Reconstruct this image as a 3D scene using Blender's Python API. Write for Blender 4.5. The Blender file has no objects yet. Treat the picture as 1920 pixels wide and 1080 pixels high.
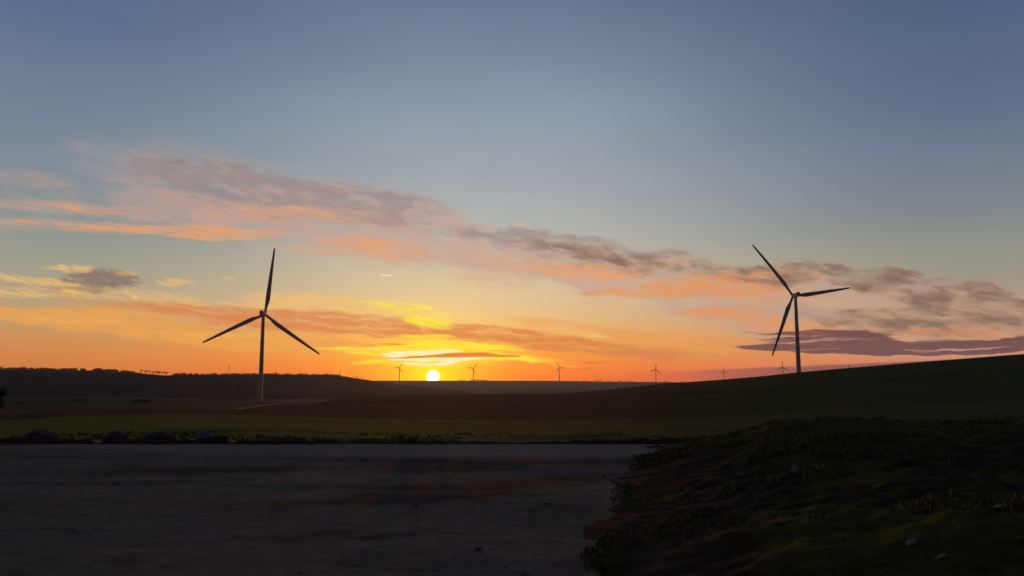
import bpy, bmesh, math, random
import numpy as np
from mathutils import Vector, noise as mnoise

random.seed(7)
rng = np.random.default_rng(7)
SC = bpy.context.scene
COL = SC.collection
R = math.radians
PITCH = math.atan(172.0 / 1440.0)
EYE = 1.6

# ------------------------------------------------------------------ camera
cam_d = bpy.data.cameras.new('camera')
cam_d.sensor_width = 36.0
cam_d.lens = 27.0
cam_d.clip_start = 0.1
cam_d.clip_end = 40000
cam = bpy.data.objects.new('camera', cam_d)
COL.objects.link(cam)
cam.location = (0, 0, EYE)
cam.rotation_euler = (math.pi / 2 + PITCH, 0, 0)
SC.camera = cam
SC.view_settings.view_transform = 'Standard'
SC.view_settings.look = 'None'
SC.view_settings.exposure = 0
SC.view_settings.gamma = 1


def ray(px, py):
    """world direction seen at a photograph pixel (1920x1080)"""
    v = Vector(((px - 960) / 1440.0, 1.0, (540 - py) / 1440.0))
    c, s = math.cos(PITCH), math.sin(PITCH)
    return Vector((v.x, v.y * c - v.z * s, v.y * s + v.z * c)).normalized()


def azel(px, py):
    d = ray(px, py)
    return math.degrees(math.atan2(d.x, d.y)), math.degrees(math.asin(d.z))


def at(px, py, r):
    """world point at horizontal distance r"""
    d = ray(px, py)
    k = r / math.hypot(d.x, d.y)
    return Vector((d.x * k, d.y * k, EYE + d.z * k))


def on_plane(px, py, z=0.0):
    d = ray(px, py)
    k = (z - EYE) / d.z
    return Vector((d.x * k, d.y * k, z))


def lin(c):
    return tuple(((x / 255.0) / 12.92 if x / 255.0 <= 0.04045 else ((x / 255.0 + 0.055) / 1.055) ** 2.4) for x in c)


# ------------------------------------------------------------------ node helper
class S:
    """a socket (or constant) with arithmetic that adds math nodes"""
    nt = None

    def __init__(self, s):
        self.s = s

    @staticmethod
    def put(node, i, v):
        v = v.s if isinstance(v, S) else v
        if isinstance(v, bpy.types.NodeSocket):
            S.nt.links.new(v, node.inputs[i])
        else:
            node.inputs[i].default_value = v

    def op(self, o, a, b=None, clamp=False):
        n = S.nt.nodes.new('ShaderNodeMath')
        n.operation = o
        n.use_clamp = clamp
        S.put(n, 0, a)
        if b is not None:
            S.put(n, 1, b)
        return S(n.outputs[0])

    def __add__(self, b): return self.op('ADD', self, b)
    def __sub__(self, b): return self.op('SUBTRACT', self, b)
    def __rsub__(self, b): return self.op('SUBTRACT', b, self)
    def __mul__(self, b): return self.op('MULTIPLY', self, b)
    def __truediv__(self, b): return self.op('DIVIDE', self, b)
    def __rtruediv__(self, b): return self.op('DIVIDE', b, self)
    __radd__ = __add__
    __rmul__ = __mul__


def fn(o, a, b=None, clamp=False):
    return S(None).op(o, a, b, clamp)


def mapr(v, a, b, c=0.0, d=1.0, mode='SMOOTHSTEP'):
    n = S.nt.nodes.new('ShaderNodeMapRange')
    n.interpolation_type = mode
    n.clamp = True
    S.put(n, 0, v)
    for i, x in enumerate((a, b, c, d)):
        S.put(n, i + 1, x)
    return S(n.outputs[0])


def vec(x, y, z=0.0):
    n = S.nt.nodes.new('ShaderNodeCombineXYZ')
    for i, v in enumerate((x, y, z)):
        S.put(n, i, v)
    return S(n.outputs[0])


def sep(v):
    n = S.nt.nodes.new('ShaderNodeSeparateXYZ')
    S.put(n, 0, v)
    return [S(o) for o in n.outputs]


def vmath(o, a, b=None):
    n = S.nt.nodes.new('ShaderNodeVectorMath')
    n.operation = o
    S.put(n, 0, a)
    if b is not None:
        S.put(n, 1, b)
    return S(n.outputs['Value' if o in ('LENGTH', 'DOT_PRODUCT', 'DISTANCE') else 'Vector'])


def noise(v, scale, detail=4, rough=0.55, dist=0.0, color=False):
    n = S.nt.nodes.new('ShaderNodeTexNoise')
    n.inputs['Scale'].default_value = scale
    n.inputs['Detail'].default_value = detail
    n.inputs['Roughness'].default_value = rough
    n.inputs['Distortion'].default_value = dist
    S.put(n, n.inputs.find('Vector'), v)
    return S(n.outputs[1 if color else 0])


def mapping(v, loc=(0, 0, 0), rot=(0, 0, 0), scale=(1, 1, 1), kind='TEXTURE'):
    n = S.nt.nodes.new('ShaderNodeMapping')
    n.vector_type = kind
    S.put(n, 0, v)
    n.inputs['Location'].default_value = loc
    n.inputs['Rotation'].default_value = rot
    n.inputs['Scale'].default_value = scale
    return S(n.outputs[0])


def ramp(v, stops, interp='LINEAR'):
    n = S.nt.nodes.new('ShaderNodeValToRGB')
    cr = n.color_ramp
    cr.interpolation = interp
    stops = sorted(stops)
    while len(cr.elements) < len(stops):
        cr.elements.new(0.5)
    for e, (p, c) in zip(cr.elements, stops):
        e.position = max(0.0, min(1.0, p))
        e.color = (*c, 1)
    S.put(n, 0, v)
    return S(n.outputs[0])


def mix(f, a, b, mode='MIX'):
    n = S.nt.nodes.new('ShaderNodeMix')
    n.data_type = 'RGBA'
    n.blend_type = mode
    n.clamp_factor = True
    S.put(n, 0, f)
    for i, v in ((6, a), (7, b)):
        if isinstance(v, tuple):
            v = (*v[:3], 1)
        S.put(n, i, v)
    return S(n.outputs[2])


# ------------------------------------------------------------------ sky
SUN_AZ, SUN_EL = azel(812, 708)
HAZE = 5.0e-5


def build_world():
    w = bpy.data.worlds.new('World')
    SC.world = w
    w.use_nodes = True
    nt = S.nt = w.node_tree
    for n in list(nt.nodes):
        if n.type not in ('BACKGROUND', 'OUTPUT_WORLD'):
            nt.nodes.remove(n)
    bg = nt.nodes['Background']
    tc = nt.nodes.new('ShaderNodeTexCoord')
    d = S(tc.outputs['Generated'])
    x, y, z = sep(d)
    az = fn('ARCTAN2', x, y) * (180 / math.pi)
    el = fn('ARCSINE', z) * (180 / math.pi)
    P = vec(az, el)

    # clear-sky gradient at three bearings, keyed by elevation
    def stops(px, rows):
        out = []
        for py, c in rows:
            out.append((azel(px, py)[1] / 90.0, lin(c)))
        top = rows[-1][1]
        out.append((40 / 90, lin([v * 0.76 for v in top])))
        out.append((60 / 90, lin([v * 0.58 for v in top])))
        out.append((1.0, lin([v * 0.46 for v in top])))
        return out
    centre = stops(960, [(713, (255, 100, 8)), (690, (255, 122, 12)), (665, (253, 146, 34)), (630, (243, 168, 84)),
                         (600, (230, 184, 128)), (560, (220, 190, 150)), (520, (208, 190, 162)), (480, (192, 185, 168)),
                         (430, (176, 179, 174)), (380, (166, 174, 177)), (300, (155, 166, 176)), (200, (139, 155, 174)), (100, (120, 137, 160)), (0, (104, 120, 146))])
    left = stops(60, [(713, (226, 110, 34)), (690, (224, 124, 46)), (660, (221, 138, 64)), (620, (208, 152, 94)),
                      (580, (192, 158, 116)), (540, (176, 161, 132)), (500, (163, 160, 140)), (450, (150, 156, 146)),
                      (380, (134, 146, 150)), (300, (128, 142, 154)), (200, (115, 132, 152)), (100, (103, 121, 146)), (0, (91, 110, 139))])
    right = stops(1880, [(713, (205, 112, 84)), (690, (216, 130, 92)), (660, (222, 148, 104)), (620, (206, 158, 118)),
                         (580, (186, 158, 128)), (540, (166, 156, 134)), (500, (156, 154, 138)), (450, (147, 150, 140)),
                         (400, (133, 140, 143)), (300, (115, 127, 144)), (200, (98, 114, 139)), (100, (88, 105, 132)), (0, (80, 99, 126))])
    e01 = el / 90.0
    cC, cL, cR = ramp(e01, centre), ramp(e01, left), ramp(e01, right)
    a_l, a_c, a_r = azel(60, 600)[0], azel(860, 600)[0], azel(1880, 600)[0]
    sky = mix(mapr(az, a_c, a_l, 0, 1), cC, cL)
    sky = mix(mapr(az, a_c + 4, a_r, 0, 1), sky, cR)
    # physically based sky mixed in for the hue of the unlit side
    nish = nt.nodes.new('ShaderNodeTexSky')
    nish.sky_type = 'NISHITA'
    nish.sun_disc = False
    nish.sun_elevation = R(SUN_EL)
    nish.sun_rotation = R(SUN_AZ)
    nish.air_density = 1.0
    nish.dust_density = 2.0
    nsk = vmath('SCALE', S(nish.outputs[0]))
    nsk.s.node.inputs['Scale'].default_value = 0.1

    # slow tonal drift
    drift = noise(mapping(P, scale=(22, 7, 1)), 1.0, 3, 0.5)
    sky = mix(1.0, sky, vec(*[mapr(drift, 0.2, 0.8, 0.93, 1.07, 'LINEAR')] * 3), 'MULTIPLY')

    base = sky
    # ---------------- light round the sun
    sd = ray(812, 706.5)
    da = (az - SUN_AZ)
    de = (el - SUN_EL)
    rr = fn('SQRT', da * da * 0.62 + de * de * 0.85)
    core = fn('EXPONENT', rr * -0.44)
    halo = fn('EXPONENT', rr * -0.16)
    g1 = vmath('SCALE', (0.10, 0.050, 0.0))
    S.put(g1.s.node, 3, halo)
    g2 = vmath('SCALE', (0.95, 0.90, -0.03))
    S.put(g2.s.node, 3, core)
    base = mix(1.0, base, g1, 'ADD')
    base = mix(1.0, base, g2, 'ADD')
    sky = base

    # ---------------- clouds: wind-drawn streaks, described by bearing and elevation
    wn = noise(mapping(P, scale=(4.2, 1.8, 1)), 1.0, 3, 0.55, color=True)
    wn2 = noise(mapping(P, rot=(0, 0, R(-12)), scale=(1.5, 0.33, 1)), 1.0, 4, 0.62, color=True)
    warp = vmath('ADD', vmath('MULTIPLY', vmath('SUBTRACT', wn, (0.5, 0.5, 0.5)), (5.5, 2.0, 0)),
                 vmath('MULTIPLY', vmath('SUBTRACT', wn2, (0.5, 0.5, 0.5)), (3.0, 0.75, 0)))
    PW = vmath('ADD', vmath('ADD', P, warp), (0, 0, 1))
    PS = vmath('ADD', vmath('ADD', P, vmath('MULTIPLY', warp, (0.42, 0.34, 0))), (0, 0, 1))
    P1 = vmath('ADD', P, (0, 0, 1))

    def fib(rot, sx, sy, detail=5, rough=0.6, off=0.0, co=None):
        return noise(mapping(co or PS, loc=(off, off * 0.3, 0), rot=(0, 0, R(rot)), scale=(sx, sy, 1)), 1.0, detail, rough, 0.25)

    def after(co, prev):
        # evaluates co only once prev is known: keeps few values alive at a time
        n = S.nt.nodes.new('ShaderNodeVectorMath')
        n.operation = 'MULTIPLY_ADD'
        S.put(n, 0, prev)
        n.inputs[1].default_value = (1e-9, 1e-9, 1e-9)
        S.put(n, 2, co)
        return S(n.outputs[0])

    def muladd(a, b, c):
        n = S.nt.nodes.new('ShaderNodeMath')
        n.operation = 'MULTIPLY_ADD'
        S.put(n, 0, a); S.put(n, 1, b); S.put(n, 2, c)
        return S(n.outputs[0])

    def streak(co, cx, cy, a, b, rot, wgt):
        p0 = azel(cx, cy)
        ca, sa = math.cos(R(rot)), math.sin(R(rot))
        q0 = azel(cx - a * ca, cy + a * sa)
        q1 = azel(cx + a * ca, cy - a * sa)
        va, ve = (q1[0] - q0[0]) / 2, (q1[1] - q0[1]) / 2
        A = math.hypot(va, ve) * 1.75
        B = abs(azel(cx, cy - b)[1] - azel(cx, cy + b)[1]) / 2 * 1.75
        ux, uy = va / math.hypot(va, ve), ve / math.hypot(va, ve)
        s1 = vmath('DOT_PRODUCT', co, (ux / A, uy / A, -(p0[0] * ux + p0[1] * uy) / A))
        t1 = vmath('DOT_PRODUCT', co, (-uy / B, ux / B, -(-p0[0] * uy + p0[1] * ux) / B))
        return mapr(muladd(s1, s1, t1 * t1), 0.0, 1.0, wgt, 0.0)

    def layer(sky, co, col, strks, tex, lo, hi, opac=1.0, c2=None, k=(0.3, 0.7, 0.25, 1.3)):
        tot = None
        for s in strks:
            v = streak(after(co, sky if tot is None else tot), *s)
            tot = v if tot is None else tot + v
        tot = fn('MINIMUM', tot, 1.25)
        dens = tot * mapr(tex, *k, 'LINEAR')
        m = mapr(dens, lo, hi, 0, opac)
        c = lin(col)
        if c2 is not None:                       # thin edges take one hue, the thick core another
            c = mix(mapr(dens, lo, hi * 1.25, 0, 1), lin(c2), lin(col))
        return mix(m, sky, c)

    t1 = fib(-12, 3.2, 0.95, 6, .60)
    t2 = fib(-6, 3.0, 0.36, 7, .68, off=31)
    t3 = fib(2, 5.0, 0.30, 5, .6, off=77)
    t4 = fib(-18, 1.3, 0.34, 6, .68, off=11)
    t5 = fib(-10, 2.3, 0.80, 6, .60, off=53)

    # veil of thin pinkish cloud across the middle
    sky = layer(sky, PW, (204, 160, 146), [
        (280, 320, 160, 40, -8, .22), (520, 370, 260, 50, -12, .75), (700, 405, 170, 45, -6, .8), (300, 395, 260, 26, -3, .6),
        (760, 455, 200, 34, -6, .85), (1020, 480, 240, 34, -9, .9), (1000, 515, 130, 20, -6, .6), (1250, 515, 200, 30, -4, .8), (1380, 560, 200, 40, -4, .95),
        (1560, 585, 240, 55, -3, .95), (1800, 595, 210, 55, -2, 1.0), (480, 410, 180, 22, -5, .6)], t1, 0.05, 1.15, 0.66, c2=(192, 168, 154))
    # grey-mauve tops
    sky = layer(sky, PW, (146, 132, 134), [
        (330, 330, 90, 26, -20, .7), (400, 350, 130, 34, -20, .8), (560, 375, 150, 34, -10, 1.0), (700, 385, 130, 30, -4, 1.0), (430, 300, 130, 26, -22, .45), (600, 345, 120, 20, -12, .4),
        (930, 448, 130, 16, -6, .7), (1060, 458, 140, 16, -8, .9), (1200, 485, 120, 20, -8, 1.0)], t5, 0.12, 1.15, 0.66, c2=(168, 150, 146))
    # grey tuft over the left treeline
    sky = layer(sky, PS, (134, 114, 104), [(170, 530, 62, 20, 4, 1.1), (210, 520, 45, 12, -5, .7), (140, 545, 50, 10, 8, .6)], t4, 0.12, 0.85, 0.88, c2=(164, 142, 122))
    # salmon undersides
    sky = layer(sky, PS, (242, 160, 96), [
        (390, 437, 100, 10, -2, 1.1), (460, 437, 60, 6, 0, .7), (240, 430, 200, 9, -4, .75), (60, 424, 160, 8, -3, .5), (60, 388, 170, 10, -3, .5), (250, 402, 200, 11, -6, .5),
        (40, 334, 90, 15, -6, .65), (440, 400, 90, 14, -5, .6), (570, 470, 70, 8, -6, .8), (720, 466, 80, 15, -5, 1.1), (640, 452, 60, 12, 0, .6),
        (700, 492, 90, 10, -5, .5), (1000, 498, 140, 14, -8, .8), (1130, 512, 100, 12, -3, .8), (1210, 500, 90, 10, 8, .9), (930, 525, 70, 14, -5, .7),
        (680, 408, 130, 12, -6, .6), (540, 400, 120, 12, -8, .5)], t2, 0.05, 1.3, 0.88, c2=(208, 166, 146))
    sky = layer(sky, PS, (240, 148, 78), [
        (1270, 541, 130, 13, 4, 1.1), (1160, 549, 60, 5, 0, .8), (1380, 525, 130, 20, 3, 1.1), (1430, 555, 150, 14, -3, .8), (1360, 582, 70, 8, 3, 1.0),
        (1440, 604, 150, 14, -6, 1.0), (1640, 622, 170, 14, -3, .7), (1850, 625, 130, 14, -3, .8), (1700, 560, 100, 10, -8, .4)], t2, 0.1, 1.2, 0.82, c2=(212, 160, 118))
    sky = layer(sky, PW, (122, 96, 82), [
        (1170, 487, 150, 20, -4, .95), (1440, 515, 110, 18, -3, .6), (1090, 470, 100, 11, -8, .55), (1570, 515, 120, 18, -6, 1.1), (1490, 520, 90, 18, 0, .8), (1620, 530, 100, 14, -8, .7),
        (1750, 545, 120, 20, -8, .8), (1860, 535, 90, 16, 12, .6), (1850, 582, 150, 20, -3, 1.4), (1730, 590, 120, 14, -4, .7), (1780, 612, 190, 24, -3, .8), (1620, 612, 120, 12, -3, .45),
        (1540, 588, 130, 9, -3, .5)], t5, 0.0, 1.45, 0.88, c2=(176, 140, 114))
    sky = layer(sky, PS, (214, 180, 136), [(1600, 568, 90, 9, 0, .8), (1560, 610, 110, 8, -5, .7),
                                           (1700, 592, 120, 6, -3, .7)], t3, 0.3, 1.05, 0.7)
    # amber bands lower down
    sky = layer(sky, PS, (246, 166, 66), [
        (60, 588, 180, 11, -4, .9), (200, 610, 240, 12, -6, 1.1), (430, 640, 220, 11, -4, 1.1), (300, 585, 160, 9, -4, .8), (480, 622, 120, 12, -3, .8),
        (570, 652, 160, 10, -2, .8), (180, 596, 200, 14, -3, .6), (960, 636, 260, 10, -4, .7), (1180, 652, 150, 9, -6, .8), (1060, 612, 100, 10, -8, .8),
        (1250, 636, 120, 10, -10, .5), (1500, 655, 160, 8, 0, .4)], t2, 0.12, 1.15, 0.82, c2=(232, 162, 84))
    sky = layer(sky, PS, (244, 194, 116), [
        (60, 525, 70, 7, -8, 1.0), (60, 548, 90, 9, -4, 1.0), (140, 503, 34, 7, -2, .9), (95, 500, 22, 5, 0, .8), (327, 527, 28, 6, 0, .9),
        (238, 513, 16, 4, 0, .8), (300, 560, 130, 12, -6, .9), (400, 585, 90, 7, -5, .6), (560, 568, 90, 18, -5, 1.0), (680, 578, 110, 14, -4, 1.1),
        (660, 598, 130, 12, -6, 1.0), (1065, 618, 60, 7, -6, .9), (1110, 628, 30, 3, -5, 1.1), (980, 422, 12, 3, 0, .7),
        (873, 598, 20, 5, -10, 1.0), (917, 617, 20, 4, -4, 1.0), (430, 519, 12, 2.5, 0, .9), (130, 600, 100, 6, -3, .6), (420, 628, 90, 6, -3, .6)],
        t4, 0.12, 1.2, 0.85)
    # burnt orange-brown veil that crosses above the sun
    sky = layer(sky, PS, (222, 122, 66), [
        (440, 590, 170, 14, -6, .9), (620, 605, 190, 17, -4, 1.2), (860, 626, 200, 15, -6, 1.2), (1060, 645, 170, 14, -7, 1.0),
        (280, 575, 150, 8, -5, .4), (130, 566, 100, 6, -5, .2), (1240, 662, 130, 10, -4, .7), (690, 640, 90, 7, 0, .6), (360, 612, 120, 8, -4, .5), (1180, 628, 90, 8, -8, .5)],
        t2, 0.12, 1.15, 0.80, c2=(214, 144, 88))
    # low violet bank and the dark bars on the right
    below = mapr(el - (mapr(az, azel(1130, 702)[0], azel(1900, 672)[0], azel(1130, 701)[1], azel(1900, 669)[1], 'LINEAR')
                 + (t3 - 0.5) * 0.30), -0.10, 0.06, 1, 0)
    sky = mix(below * mapr(az, azel(1080, 700)[0], azel(1400, 700)[0], 0, 0.92), sky,
              mix(mapr(az, azel(1150, 700)[0], azel(1560, 700)[0]), lin((222, 98, 62)), lin((140, 82, 80))))
    bars = [(1450, 622, 60, 3, 0, .8), (1450, 651, 60, 5, 0, .8), (1550, 636, 95, 15, 0, 1.3), (1600, 652, 160, 8, 0, 1.3), (1820, 648, 130, 10, 1, 1.2),
            (1600, 630, 50, 8, -8, 1.0), (1700, 659, 200, 4.5, 0, 1.0), (1320, 632, 30, 2.2, -3, .5), (1890, 640, 70, 9, 5, 1.0)]
    sky = layer(sky, PS, (106, 70, 74), bars, t3, 0.30, 0.85, 0.95, c2=(150, 94, 84))

    # bright yellow edges of cloud just above the sun
    sky = layer(sky, PS, (255, 238, 48), [
        (755, 574, 70, 10, -7, .8), (700, 590, 90, 10, -8, .35), (805, 604, 40, 8, -6, 1.1), (800, 632, 40, 4.5, 0, 1.2),
        (800, 648, 70, 7, 0, 1.1), (680, 656, 70, 4, -4, .9), (890, 648, 80, 6, -3, .9), (760, 662, 90, 4.5, -2, 1.1), (820, 680, 90, 8, 0, .8),
        (940, 670, 100, 4, -4, 1.0), (1010, 678, 70, 2.5, -7, .8), (820, 664, 140, 10, 0, .8), (700, 677, 40, 3, 2, .9), (1000, 645, 60, 3, 3, .5), (860, 594, 40, 6, -8, .5)],
        t2, 0.16, 1.12, 0.92)
    sky = layer(sky, PS, (255, 253, 190), [
        (735, 667, 26, 2.6, -3, 1.3), (800, 661, 50, 3.2, 1, 1.5), (820, 673, 80, 2.8, 0, 1.4), (800, 682, 50, 2.0, 0, 1.4), (850, 679, 28, 1.8, 3, 1.1),
        (800, 603, 16, 4, -3, .8)], t3, 0.3, 0.9, 1.0)
    sky = layer(sky, P1, (228, 116, 20), [
        (870, 665.5, 46, 3.6, 2, 1.5), (920, 667, 45, 2.0, -1, 1.3), (790, 669, 50, 1.6, 3, 1.2), (775, 652, 40, 3, 0, .7), (1115, 680, 16, 1.3, 0, 1.1),
        (1100, 691, 12, 1.1, 0, .9), (1040, 646, 50, 2.0, 0, .6), (720, 646, 50, 3, 2, .6)], t3, 0.3, 0.8, 0.94)
    sky = layer(sky, P1, (250, 240, 214), [(727, 516.5, 12, 1.2, 0, 1.3)], t3, 0.3, 1.0, 0.8)

    # ---------------- night side: the sky dims away from the sunset
    def finish(sky, bgn):
        aaz = fn('ABSOLUTE', az + 2)
        dim = mapr(aaz, 38, 120, 1.0, 0.16)
        sky = mix(1.0, sky, vec(dim, dim, mapr(aaz, 38, 120, 1.0, 0.24)), 'MULTIPLY')
        sky = mix(0.04, sky, nsk)
        # the low sky is a little stronger so that it comes through the haze
        tau = fn('MINIMUM', 6600.0 * HAZE, (180.0 * HAZE) / fn('MAXIMUM', z, 0.004))
        comp = fn('EXPONENT', tau * 0.45)
        sky = vmath('SCALE', sky)
        S.put(sky.s.node, 3, comp)
        # sun disc
        dd = vmath('DOT_PRODUCT', vmath('NORMALIZE', d), tuple(sd))
        ang = fn('ARCCOSINE', fn('MINIMUM', dd, 1.0)) * (180 / math.pi)
        disc = mapr(ang, 0.28, 0.54, 1.0, 0.0)
        sky = mix(disc, sky, (7.0, 5.6, 4.0))
        S.put(bgn, 0, sky)

    bg2 = nt.nodes.new('ShaderNodeBackground')
    # clouds only stand in the sunset half, below 19 degrees; elsewhere the sky is clear
    edge = fn('MULTIPLY', mapr(fn('ABSOLUTE', az), 40, 46, 1, 0), mapr(el, 15, 18.5, 1, 0))
    finish(mix(edge, base, sky), bg2)
    finish(base, bg)
    ms = nt.nodes.new('ShaderNodeMixShader')
    S.put(ms, 0, fn('MULTIPLY', fn('MULTIPLY', fn('GREATER_THAN', el, -1.0), fn('LESS_THAN', el, 18.5)), fn('LESS_THAN', fn('ABSOLUTE', az), 46)))
    nt.links.new(bg.outputs[0], ms.inputs[1])
    nt.links.new(bg2.outputs[0], ms.inputs[2])
    nt.links.new(ms.outputs[0], nt.nodes['World Output'].inputs[0])
    w.cycles.sampling_method = 'MANUAL'
    w.cycles.sample_map_resolution = 512


build_world()

sun_d = bpy.data.lights.new('sun', 'SUN')
sun_d.energy = 0.42
sun_d.angle = R(0.5)
sun_d.color = (1.0, 0.30, 0.08)
sun = bpy.data.objects.new('sun', sun_d)
COL.objects.link(sun)
sdir = ray(812, 700)
sun.rotation_euler = (-sdir).to_track_quat('-Z', 'Y').to_euler()


# ------------------------------------------------------------------ object helpers
def tag(o, label=None, cat=None, group=None, kind=None):
    if label: o['label'] = label
    if cat: o['category'] = cat
    if group: o['group'] = group
    if kind: o['kind'] = kind
    return o


def link_mesh(name, verts, faces, mat=None, parent=None, smooth=True, loc=None):
    me = bpy.data.meshes.new(name)
    me.from_pydata([tuple(v) for v in verts], [], [tuple(f) for f in faces])
    me.update()
    if smooth:
        me.polygons.foreach_set('use_smooth', [True] * len(me.polygons))
    o = bpy.data.objects.new(name, me)
    if mat: me.materials.append(mat)
    COL.objects.link(o)
    if parent: o.parent = parent
    if loc is not None: o.location = loc
    return o


def empty(name, loc, rz=0.0):
    o = bpy.data.objects.new(name, None)
    o.location = loc
    o.rotation_euler = (0, 0, rz)
    o.empty_display_size = 1
    COL.objects.link(o)
    return o


def copy_tree(o, parent=None):
    c = o.copy()
    COL.objects.link(c)
    c.parent = parent
    for ch in o.children:
        copy_tree(ch, c)
    return c


def principled(name, build, rough=0.9, spec=0.2):
    m = bpy.data.materials.new(name)
    m.use_nodes = True
    nt = S.nt = m.node_tree
    b = nt.nodes['Principled BSDF']
    b.inputs['Roughness'].default_value = rough
    b.inputs['Specular IOR Level'].default_value = spec
    g = nt.nodes.new('ShaderNodeNewGeometry')
    pos = S(g.outputs['Position'])
    col, height, dist = build(pos)
    if isinstance(col, tuple):
        b.inputs['Base Color'].default_value = (*col, 1)
    else:
        S.put(b, 0, col)
    if height is not None:
        bp = nt.nodes.new('ShaderNodeBump')
        bp.inputs['Distance'].default_value = dist
        bp.inputs['Strength'].default_value = 1.0
        S.put(bp, bp.inputs.find('Height'), height)
        nt.links.new(bp.outputs[0], b.inputs['Normal'])
    return m


# ------------------------------------------------------------------ materials
def patch(pos, px, py, a, b, rot=0, w=1.0):
    """an elongated patch of ground lying where that pixel's ground is"""
    c = on_plane(px, py)
    m = mapping(pos, loc=(c.x, c.y, 0), rot=(0, 0, R(rot)), scale=(a, b, 1000))
    return mapr(vmath('LENGTH', m), 0, 1.5, w, 0)


def m_gravel(pos):
    wob = vmath('MULTIPLY', vmath('SUBTRACT', noise(pos, 0.9, 4, 0.6, color=True), (0.5, 0.5, 0.5)), (2.6, 1.6, 0))
    p2 = vmath('ADD', pos, wob)
    big = noise(mapping(pos, rot=(0, 0, R(12)), scale=(4.5, 1.5, 1)), 1.0, 5, 0.6)
    mid = noise(pos, 3.0, 6, 0.65)
    grain = noise(pos, 7.0, 6, 0.8)
    fine = noise(pos, 26.0, 6, 0.75)
    speck = noise(pos, 75.0, 3, 0.7)
    col = mix(mapr(big, 0.35, 0.68), (0.31, 0.25, 0.215), (0.21, 0.165, 0.14))
    col = mix(mapr(mid, 0.35, 0.75, 0, 0.6), col, (0.36, 0.295, 0.26))
    # damp earth and moss that crept over the stones
    tot = None
    for s in [(1000, 868, 5.5, 1.1, 0, 1.0), (820, 880, 3.0, .9, 0, .8), (900, 915, 2.2, .7, 10, .9), (760, 940, 2.6, .6, 25, .9), (640, 1010, 1.6, .4, 25, .8),
              (400, 895, 3.0, .8, 25, .8), (130, 880, 2.0, .35, 0, .8), (220, 925, 2.0, .5, 25, .7), (560, 855, 3.0, .5, 0, .5), (300, 1040, .8, .3, 20, .5),
              (1080, 900, 1.5, .9, 0, .8), (1060, 960, .8, .5, 0, .7), (880, 1000, .8, .3, 20, .6)]:
        v = patch(p2, *s)
        tot = v if tot is None else fn('MAXIMUM', tot, v)
    dirt = mapr(tot * mapr(mid, 0.3, 0.7, 0.55, 1.25, 'LINEAR'), 0.12, 0.80, 0, 0.92)
    col = mix(dirt, col, mix(mapr(noise(pos, 0.8, 3), 0.4, 0.6), (0.090, 0.055, 0.038), (0.078, 0.064, 0.034)))
    col = mix(mapr(fine, 0.35, 0.7, 0.0, 0.6), col, (0.035, 0.028, 0.025))
    col = mix(mapr(speck, 0.62, 0.74, 0.0, 0.7), col, (0.34, 0.31, 0.29))
    rub = noise(mapping(pos, scale=(0.9, 0.5, 1)), 1.0, 7, 0.75)
    col = mix(mapr(rub, 0.52, 0.66, 0.0, 0.75), col, (0.105, 0.080, 0.064))
    col = mix(mapr(grain, 0.50, 0.66, 0.0, 0.65), col, (0.07, 0.055, 0.046))
    col = mix(mapr(grain, 0.30, 0.40, 0.5, 0.0), col, (0.40, 0.36, 0.34))
    h = fine * 0.6 + mid * 0.8 + speck * 0.4 + grain * 0.5
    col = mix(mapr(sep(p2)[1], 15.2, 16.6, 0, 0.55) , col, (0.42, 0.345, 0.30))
    return col, h, 0.018


def m_earth(pos):
    a = noise(pos, 0.9, 5, 0.6)
    b = noise(pos, 5.0, 6, 0.7)
    c = noise(pos, 30.0, 4, 0.7)
    col = mix(mapr(a, 0.4, 0.6), (0.075, 0.045, 0.030), (0.055, 0.045, 0.024))
    col = mix(mapr(b, 0.45, 0.75, 0, 0.8), col, (0.080, 0.050, 0.035))
    col = mix(mapr(c, 0.6, 0.75, 0, 0.6), col, (0.14, 0.11, 0.085))
    return col, b * 1.5 + c * 0.5, 0.06


def m_mound(pos):
    a = noise(pos, 0.55, 5, 0.6)
    b = noise(pos, 3.5, 6, 0.7)
    c = noise(pos, 28.0, 4, 0.7)
    x, y, z = sep(pos)
    col = mix(mapr(b, 0.4, 0.65), (0.060, 0.036, 0.024), (0.115, 0.078, 0.056))
    green = mapr(a + (z - 0.35) * 0.25 + (b - 0.5) * 0.5 + mapr(y, 10, 19, 0, 0.22) - mapr(x, 2.0, 5.0, 0, 0.08), 0.46, 0.62, 0, 0.92)
    col = mix(green, col, mix(mapr(c, 0.3, 0.7), (0.085, 0.095, 0.012), (0.16, 0.155, 0.024)))
    col = mix(mapr(c, 0.66, 0.78, 0, 0.5), col, (0.16, 0.13, 0.11))
    return col, b * 1.5 + c * 0.6, 0.07


def m_field(pos):
    a = noise(mapping(pos, scale=(9, 4, 1)), 1.0, 5, 0.6)
    b = noise(pos, 1.1, 6, 0.75)
    c = noise(pos, 9.0, 4, 0.75)
    col = mix(mapr(a, 0.35, 0.65), (0.190, 0.180, 0.006), (0.235, 0.200, 0.010))
    x, y, z = sep(pos)
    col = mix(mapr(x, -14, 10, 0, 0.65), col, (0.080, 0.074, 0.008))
    rise = mapr(x / fn('MAXIMUM', y, 1.0) + (b - 0.5) * 0.2 + (a - 0.5) * 0.1, 0.02, 0.30)
    col = mix(rise, col, mix(mapr(b, 0.4, 0.6), (0.018, 0.052, 0.003), (0.036, 0.076, 0.006)))
    col = mix(mapr(b, 0.35, 0.7, 0, 0.55), col, (0.080, 0.078, 0.008))
    col = mix(mapr(c, 0.5, 0.75, 0, 0.5), col, (0.20, 0.20, 0.03))
    return col, b * 1.0 + c * 0.4, 0.12


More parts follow.
